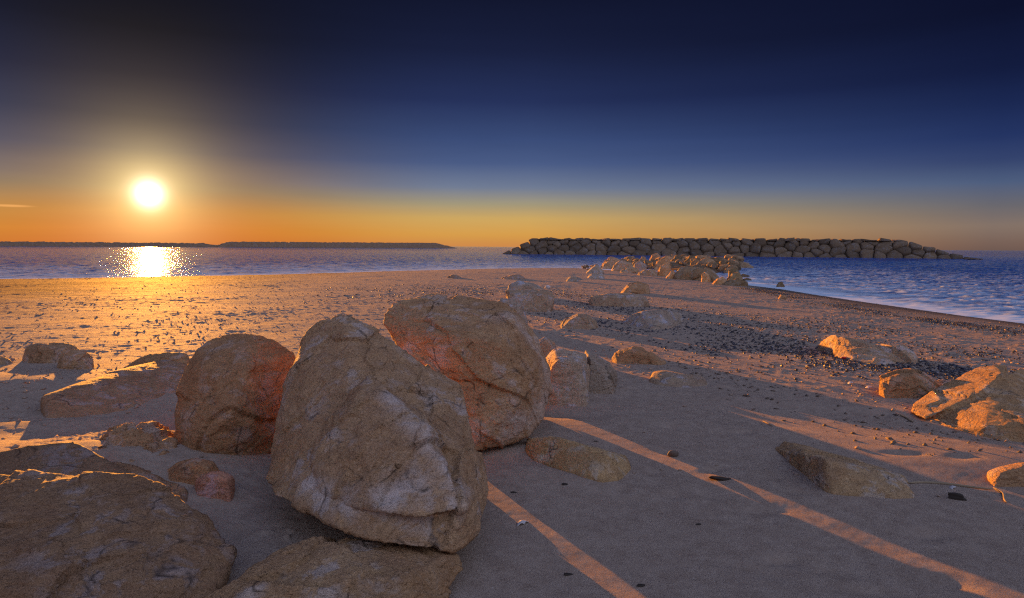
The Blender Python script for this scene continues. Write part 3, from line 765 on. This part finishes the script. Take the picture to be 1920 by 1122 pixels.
EL_, ER = 5.2, 10.5                    # how far the two ends slope in
def inside_u(v): return (EL_ * v / SL, L - ER * (v / SL) ** 1.15)
# core
cp = []; NU = 120
for i in range(NU + 1):
    u = i / NU * L
    e = min(1.0, max(0, u - 1.0) / EL_, max(0, L - u - 1.8) / ER)
    for (q, hgt) in ((0, -.4), (0, 0), (1, 1), (1, 1), (2, 0), (2, -.4)):
        back = {0: .45, 1: None, 2: None}[q] if False else None
        hz = HB * e * .97 if hgt == 1 else (0 if hgt == 0 else -1.0)
        off = {0: -.35, 1: -3.6 * e - .3, 2: -11.0}[q]
        if hgt == 1 and (len(cp) % 6) == 3: off = -3.6 * e - .3 - 4.0
        p = BA + ULn * u - NB * (-off) + Vector((0, 0, hz))
        cp.append(p)
cf = [(i * 6 + j, i * 6 + 6 + j, i * 6 + 7 + j, i * 6 + 1 + j) for i in range(NU) for j in range(5)]
bparent(mesh_obj('rubble_core', np.array([tuple(p) for p in cp]), cf, m_core, None, False))
seeds = []
for _ in range(9000):
    vv = rnd.uniform(-.1, SL + .1); lo, hi = inside_u(max(vv, 0)); u = rnd.uniform(-.2, L + .2)
    if not (lo - .3 < u < hi + .3): continue
    mn = rnd.uniform(1.25, 2.15)
    if all(((u - a_) / 1.25) ** 2 + (vv - b_) ** 2 > mn * mn for a_, b_ in seeds): seeds.append((u, vv))
def clip(poly, a, b_, c):             # keep a*x+b*y<=c
    out = []
    for i in range(len(poly)):
        p, q = poly[i], poly[(i + 1) % len(poly)]
        fp, fq_ = a * p[0] + b_ * p[1] - c, a * q[0] + b_ * q[1] - c
        if fp <= 0: out.append(p)
        if fp * fq_ < 0:
            t = fp / (fp - fq_); out.append((p[0] + t * (q[0] - p[0]), p[1] + t * (q[1] - p[1])))
    return out
def pillow(poly, hgt, frame, seed):
    cx = sum(p[0] for p in poly) / len(poly); cy = sum(p[1] for p in poly) / len(poly)
    # cut the corners so that the outline is rounded
    pl = []
    for i in range(len(poly)):
        p, q = poly[i], poly[(i + 1) % len(poly)]
        pl += [(p[0] * .86 + q[0] * .14, p[1] * .86 + q[1] * .14), (p[0] * .16 + q[0] * .84, p[1] * .16 + q[1] * .84)]
    n = len(pl); vs = []; fs = []
    rr = random.Random(seed)
    tx, ty = rr.uniform(-.22, .22), rr.uniform(-.22, .22)
    for (s, z) in ((.985, -.7), (.98, 0.0), (.91, .72), (.66, .97)):
        for p in pl:
            dx, dy = (p[0] - cx) * s, (p[1] - cy) * s
            zz_ = hgt * z + (tx * dx + ty * dy if z > 0 else 0) + rr.uniform(-.05, .05) * (z > 0)
            vs.append(frame(cx + dx, cy + dy, zz_))
    vs.append(frame(cx, cy, hgt * (1.0 + rr.uniform(-.08, .08))))
    for k_ in range(3):
        for i in range(n):
            fs.append((k_ * n + i, k_ * n + (i + 1) % n, k_ * n + n + (i + 1) % n, k_ * n + n + i))
    for i in range(n): fs.append((3 * n + i, 3 * n + (i + 1) % n, 4 * n))
    return vs, fs
def face_frame(u, v, z):
    # the two ends curve away from the camera
    e0 = max(0, 1 - u / 9); e1 = max(0, 1 - (L - u) / 13)
    return BA + ULn * u + SV * v + FN * z - NB * (.5 * e0 * e0 + .5 * e1 * e1)
def fix_normals(o):
    bm = bmesh.new(); bm.from_mesh(o.data); bmesh.ops.recalc_face_normals(bm, faces=bm.faces); bm.to_mesh(o.data); bm.free()
ns = 0
for i, s in enumerate(seeds):
    poly = [(s[0] - 4, -.5), (s[0] + 4, -.5), (s[0] + 4, SL + .15), (s[0] - 4, SL + .15)]
    for j, t in enumerate(seeds):
        if i == j or abs(t[0] - s[0]) > 8: continue
        a_, b_ = t[0] - s[0], t[1] - s[1]
        poly = clip(poly, a_, b_, (t[0] ** 2 + t[1] ** 2 - s[0] ** 2 - s[1] ** 2) / 2 - .025 * math.hypot(a_, b_))
    poly = clip(poly, -1, EL_ / SL, 0.3)
    poly = clip(poly, 1, ER / SL, L + .3)
    if len(poly) < 3: continue
    vs, fs = pillow(poly, rnd.uniform(.22, .60), face_frame, i)
    o = bparent(mesh_obj('stone', np.array([tuple(v) for v in vs]), fs, m_rockf)); fix_normals(o)
    kk = rnd.uniform(.36, .62); o.color = (.80 * kk, .73 * kk, .64 * kk, 1); ns += 1
u = EL_ + 1                           # capping stones of the crest
while u < L - ER - .5:
    wd = rnd.uniform(1.3, 3.4)
    poly = [(u, -1.3), (u + wd, -1.3 + rnd.uniform(-.2, .2)), (u + wd, 1.0), (u + wd * .5, 1.4), (u, 1.0)]
    tz = HB + .02
    def top_frame(a_, b_, z): return BA + ULn * a_ - NB * (3.9 + b_) + Vector((0, 0, tz + z))
    vs, fs = pillow(poly, rnd.uniform(.04, .16), top_frame, int(u * 10))
    o = bparent(mesh_obj('cap_stone', np.array([tuple(v) for v in vs]), fs, m_rockf)); fix_normals(o)
    kk = rnd.uniform(.34, .55); o.color = (.80 * kk, .72 * kk, .63 * kk, 1); ns += 1
    u += wd * 1.0
print('breakwater stones', ns)
rubble(1812, 1862, lambda px: (486.8, 487.6), 5, 14, 26, 'flat dark stone awash at the right tip of the long breakwater', 'stones awash at the breakwater tip', [(.4, .36, .32)], flat=.22)

# ------------------------------------------------------------------ the far breakwater, two arms
def far_arm(label, px0, d0, h0, px1, d1, h1, e0, e1, seed):
    a0 = at_depth(px0, d0, 0); a1 = at_depth(px1, d1, 0)
    nu, nv = 520, 9
    prof = [(0, -.8), (.6, .0), (2.0, .5), (3.2, .85), (4.4, 1), (7, 1), (9, .5), (11, 0), (12, -.8)]
    al = (a1 - a0); LL = al.length; al.normalize(); nb = Vector((al.y, -al.x, 0)); nb = nb if nb.y < 0 else -nb
    co = []
    for i in range(nu):
        u = i / (nu - 1) * LL
        hh_ = h0 + (h1 - h0) * i / (nu - 1)
        e = min(1, u / e0 + .02, (LL - u) / e1 + .02)
        for (o_, z) in prof:
            p = a0 + al * u - nb * o_ * (1 if z < 1 else 1)
            co.append((p.x, p.y, SEA + (z * hh_ * e if z > 0 else z)))
    co = np.array(co)
    f1, f2, cid = worley(co / 1.5, seed)
    w = sstep(co[:, 2], SEA, SEA + .4)
    co[:, 2] += w * (.42 * (cid - .5) + .3 * (1 - f1))
    co[:, 1] -= w * .8 * (1 - f1)
    o = mesh_obj('far_breakwater', co, grid_faces(nu, nv), m_rockf, None, False)
    o.color = (.6, .5, .42, 1)
    props(o, label, 'breakwater')
far_arm('thin dark far breakwater on the horizon under the sun, its left lower arm', -500, 250, 2.1, 432, 400, 2.1, 2, 14, 5)
far_arm('farther arm of the far breakwater, ending left of the boulder breakwater', 410, 392, 3.1, 862, 520, 3.9, 8, 20, 8)

# ------------------------------------------------------------------ wrack, shells and pebbles
OCT = np.array([(1, 0, 0), (0, 1, 0), (-1, 0, 0), (0, -1, 0), (0, 0, 1), (0, 0, -1)], float)
OCF = np.array([(0, 1, 4), (1, 2, 4), (2, 3, 4), (3, 0, 4), (1, 0, 5), (2, 1, 5), (3, 2, 5), (0, 3, 5)])
rs = np.random.RandomState(12)
def scatter(name, pts, smin, smax, material, flat=.45):
    n = len(pts)
    h_, d_ = ground_h(pts[:, 0], pts[:, 1])
    s = smin + (smax - smin) * rs.rand(n) ** 2
    A = rs.rand(n) * 6.28
    S = np.stack([s * rs.uniform(.7, 1.4, n), s * rs.uniform(.4, .9, n), s * flat * rs.uniform(.5, 1.3, n)], 1)
    V = OCT[None] * S[:, None, :] * rs.uniform(.75, 1.25, (n, 6, 1))
    til = rs.normal(0, .35, n)
    ca_, sa_ = np.cos(A)[:, None], np.sin(A)[:, None]
    V = np.stack([V[:, :, 0], V[:, :, 1], V[:, :, 2] + V[:, :, 0] * til[:, None]], 2)
    X = V[:, :, 0] * ca_ - V[:, :, 1] * sa_ + pts[:, 0:1]
    Y = V[:, :, 0] * sa_ + V[:, :, 1] * ca_ + pts[:, 1:2]
    Z = V[:, :, 2] + (h_ + s * flat * .3)[:, None]
    co = np.stack([X, Y, Z], 2).reshape(-1, 3)
    fc = (OCF[None] + 6 * np.arange(n)[:, None, None]).reshape(-1, 3)
    o = mesh_obj(name, co, fc, material, None, False)
    return props(o, kind='stuff')
def band(line, widths, n):
    """points strewn about a line of pixels on the sand; widths are metres"""
    w = np.array([tuple(G(*q).to_2d()) for q in line])
    seg = np.linalg.norm(np.diff(w, axis=0), axis=1); cum = np.concatenate([[0], np.cumsum(seg)])
    t = rs.rand(n) * cum[-1]
    k_ = np.clip(np.searchsorted(cum, t) - 1, 0, len(seg) - 1)
    f_ = (t - cum[k_]) / seg[k_]
    p = w[k_] + (w[k_ + 1] - w[k_]) * f_[:, None]
    wd = np.interp(t, cum, np.array(widths))
    p = p + rs.normal(0, 1, (n, 2)) * wd[:, None] * .5
    # thin it into patches
    keep = perlin(np.stack([p[:, 0] * .8, p[:, 1] * .8, p[:, 0] * 0], 1), 77) > rs.uniform(-.6, .35, n)
    p = p[keep]
    dd = shore_dist(p[:, 0], p[:, 1])
    return p[dd > .05]
b1 = [(700, 552), (800, 548), (900, 546), (1000, 548), (1080, 560), (1180, 580), (1300, 600), (1400, 622), (1480, 648), (1560, 668), (1660, 690), (1760, 690), (1920, 700)]
w1_ = [2.2, 2.6, 2.6, 2.2, 1.8, 1.6, 1.5, 1.2, 1.1, .9, .9, 1.0, 1.0]
b2 = [(1405, 541), (1470, 553), (1540, 565), (1640, 585), (1740, 600), (1830, 612), (1920, 626)]
w2_ = [.5, .5, .6, .6, .6, .6, .7]
b3 = [(1000, 590), (1100, 605), (1200, 620), (1290, 640), (1380, 670)]
w3_ = [.9, .8, .8, .7, .7]
b4 = [(1540, 600), (1650, 640), (1800, 660), (1920, 670)]
dk = np.concatenate([band(b1, [v * 1.15 for v in w1_], 7500), band(b2, w2_, 6500), band(b3, w3_, 1500), band([(1480, 650), (1600, 690), (1720, 700), (1800, 690)], [.5, .5, .5, .5], 1800), band(b4, [1, 1, 1, 1], 900)])
scatter('mussel_shells', dk, .008, .034, m_dark)
bn = np.concatenate([band(b1, [v * 1.6 for v in w1_], 5000), band(b2, [v * 2 for v in w2_], 3500), band(b4, [1.4] * 4, 1600),
                     band([(300, 640), (500, 600), (700, 575), (900, 545)], [4, 4, 3, 3], 800), band([(0, 560), (200, 550), (500, 540), (900, 520)], [6, 6, 6, 6], 1000), band([(1250, 660), (1400, 720), (1600, 780), (1800, 840)], [.8, .8, .7, .5], 500)])
scatter('pebbles', bn, .007, .028, m_brown)
wt = np.concatenate([band(b1, w1_, 1700), band(b2, w2_, 900), band([(1500, 660), (1620, 700), (1720, 705)], [.5, .4, .4], 160), band([(200, 600), (400, 620), (600, 590)], [3, 3, 3], 90)])
scatter('shell_fragments', wt, .007, .024, m_white, .25)

m_clod = plain('sand_clod', (.36, .26, .20), .9, .35, 12, .1)
rr_ = np.exp(rs.uniform(math.log(3.6), math.log(42), 26000)); aa_ = np.radians(rs.uniform(-40, 40, 26000))
cp_ = np.stack([rr_ * np.sin(aa_), rr_ * np.cos(aa_)], 1)
cl_ = fbm(np.stack([cp_[:, 0] * .9, cp_[:, 1] * 1.6, cp_[:, 0] * 0], 1), 3, .6, 33)
near_ = ((rr_ < 6.5) & (np.degrees(aa_) > -8) & (np.degrees(aa_) < 26)) | (rr_ < 5.2)
keep_ = (cl_ > rs.uniform(-.25, .55, 26000)) & (shore_dist(cp_[:, 0], cp_[:, 1]) > .3) & ~(near_ & (rs.rand(26000) > .06))
scatter('sand_clods', cp_[keep_], .006, .030, m_clod, .5)

# ------------------------------------------------------------------ single small things
def gz(p):
    return float(ground_h(np.array([p.x]), np.array([p.y]))[0][0])
def shell(px, py, size, label, material=None):
    """a fan-shaped ribbed cockle valve lying hollow side down"""
    p = G(px, py); p.z = gz(p)
    co, n, m_ = [], 22, 7
    co.append((0, -.5, .08))
    for j in range(1, m_ + 1):
        t = j / m_
        for i in range(n + 1):
            a_ = math.radians(-78 + 156 * i / n)
            r_ = t * (1 + .04 * math.cos(i * math.pi))
            co.append((r_ * math.sin(a_) * .92, -.5 + r_ * math.cos(a_) * 1.0, .42 * math.sin(math.pi * min(1, .12 + t * .9)) * (1 - .25 * abs(math.sin(a_))) + .02 * (i % 2)))
    fs = [(0, 1 + i + 1, 1 + i) for i in range(n)]
    for j in range(m_ - 1):
        for i in range(n):
            q = 1 + j * (n + 1) + i; fs.append((q, q + 1, q + n + 2, q + n + 1))
    ca_, sa_ = math.cos(.7), math.sin(.7)
    co = np.array([((x_ * ca_ - y_ * sa_) * size, (x_ * sa_ + y_ * ca_) * size, z_ * size) for x_, y_, z_ in co]) + np.array(p)
    o = mesh_obj('seashell', co, fs, material or m_white, None, True, tuple(p))
    sol = o.modifiers.new('s', 'SOLIDIFY'); sol.thickness = size * .07
    return props(o, label, 'seashell')
shell(978, 982, .038, 'pale ribbed seashell on shaded sand right of the largest boulder')
shell(1628, 728, .050, 'white seashell nearest the small sunlit rock, farther right of two on dark wrack')
shell(1594, 720, .046, 'bluish white seashell left of the other white one on the dark wrack')
shell(1785, 915, .03, 'small white seashell on shaded sand below the big cracked rock')
def pebble(px, py, s, label, material, sc=(1.3, .8, .6), name='pebble', cat='pebble', rot=.4):
    p = G(px, py); p.z = gz(p)
    o = bpy.data.objects.new(name, VAR[(px // 3) % 6].copy()); SC.collection.objects.link(o)
    o.data.materials[0] = material
    o.location = (p.x, p.y, p.z + s * sc[2] * .45); o.scale = tuple(s * c for c in sc); o.rotation_euler = (0, .15, rot)
    return props(o, label, cat)
pebble(1262, 856, .034, 'reddish pebble on the sunlit strip of sand', m_brown, (1.1, .8, .85))
pebble(1584, 674, .045, 'small red piece of rubbish on the dark shells', m_red, (1.2, .7, .5), 'litter_piece', 'litter')
pebble(1027, 541, .085, 'white lump lying beside the pale domed rock', m_white, (1.1, .8, .9), 'white_stone', 'stone')
pebble(1350, 900, .040, 'dark clump of dried weed beside the sunlit strip', m_weed, (1.8, .7, .35), 'seaweed_clump', 'seaweed', .2)
pebble(1792, 936, .034, 'dark pointed scrap of weed below the wedge shaped rock', m_weed, (1.5, .5, .7), 'seaweed_clump', 'seaweed', -.4)
for (px, py, s, lab) in ((963, 924, .014, 'dark leaf scrap at the edge of the short sunlit strip'), (1060, 909, .017, 'dark leaf scrap in front of the flat ochre rock'), (1066, 1078, .014, 'dark leaf scrap nearest the bottom edge of the picture'),
                         (1203, 1099, .015, 'dark leaf scrap at the lower tip of the short sunlit strip'), (1118, 828, .012, 'dark leaf scrap beyond the flat ochre rock'), (1311, 984, .012, 'dark leaf scrap alone in the middle of the shaded sand')):
    pebble(px, py, s, lab, m_weed, (1.6, .7, .3), 'leaf_scrap', 'leaf', .3)
def stick(q0, q1, rad, label, bend=.01):
    a0, a1 = G(*q0), G(*q1)
    n, s = 10, 7; co = []; fs = []
    dv = (a1 - a0).normalized(); sv = Vector((-dv.y, dv.x, 0))
    for i in range(n + 1):
        t = i / n; p = a0.lerp(a1, t); p.z = gz(p) + rad * .8; p = p + sv * bend * math.sin(t * 5)
        r_ = rad * (1 - .5 * abs(t - .4)) * (.25 if i in (0, n) else 1)
        for j in range(s):
            a_ = 6.283 * j / s; co.append(tuple(p + sv * math.cos(a_) * r_ + Vector((0, 0, math.sin(a_) * r_))))
    for i in range(n):
        for j in range(s): fs.append((i * s + j, i * s + (j + 1) % s, (i + 1) * s + (j + 1) % s, (i + 1) * s + j))
    fs += [tuple(range(s))[::-1], tuple(n * s + j for j in range(s))]
    o = mesh_obj('stick', np.array(co), fs, m_wood, None, True, tuple(a0)); fix_normals(o)
    return props(o, label, 'stick')
stick((1684, 779), (1716, 793), .008, 'straight pale stick left of the big cracked rock')
stick((1700, 908), (1860, 915), .007, 'long thin stick on sand below the low sunlit rock', .03)
stick((1862, 916), (1895, 945), .006, 'short bent stick at the right end of the long thin one', .015)
stick((1062, 527), (1072, 519), .03, 'lit stick leaning towards the small square rock on the far sand')
stick((1430, 790), (1450, 800), .004, 'very short twig on the shadow edge in the middle of the beach', .004)
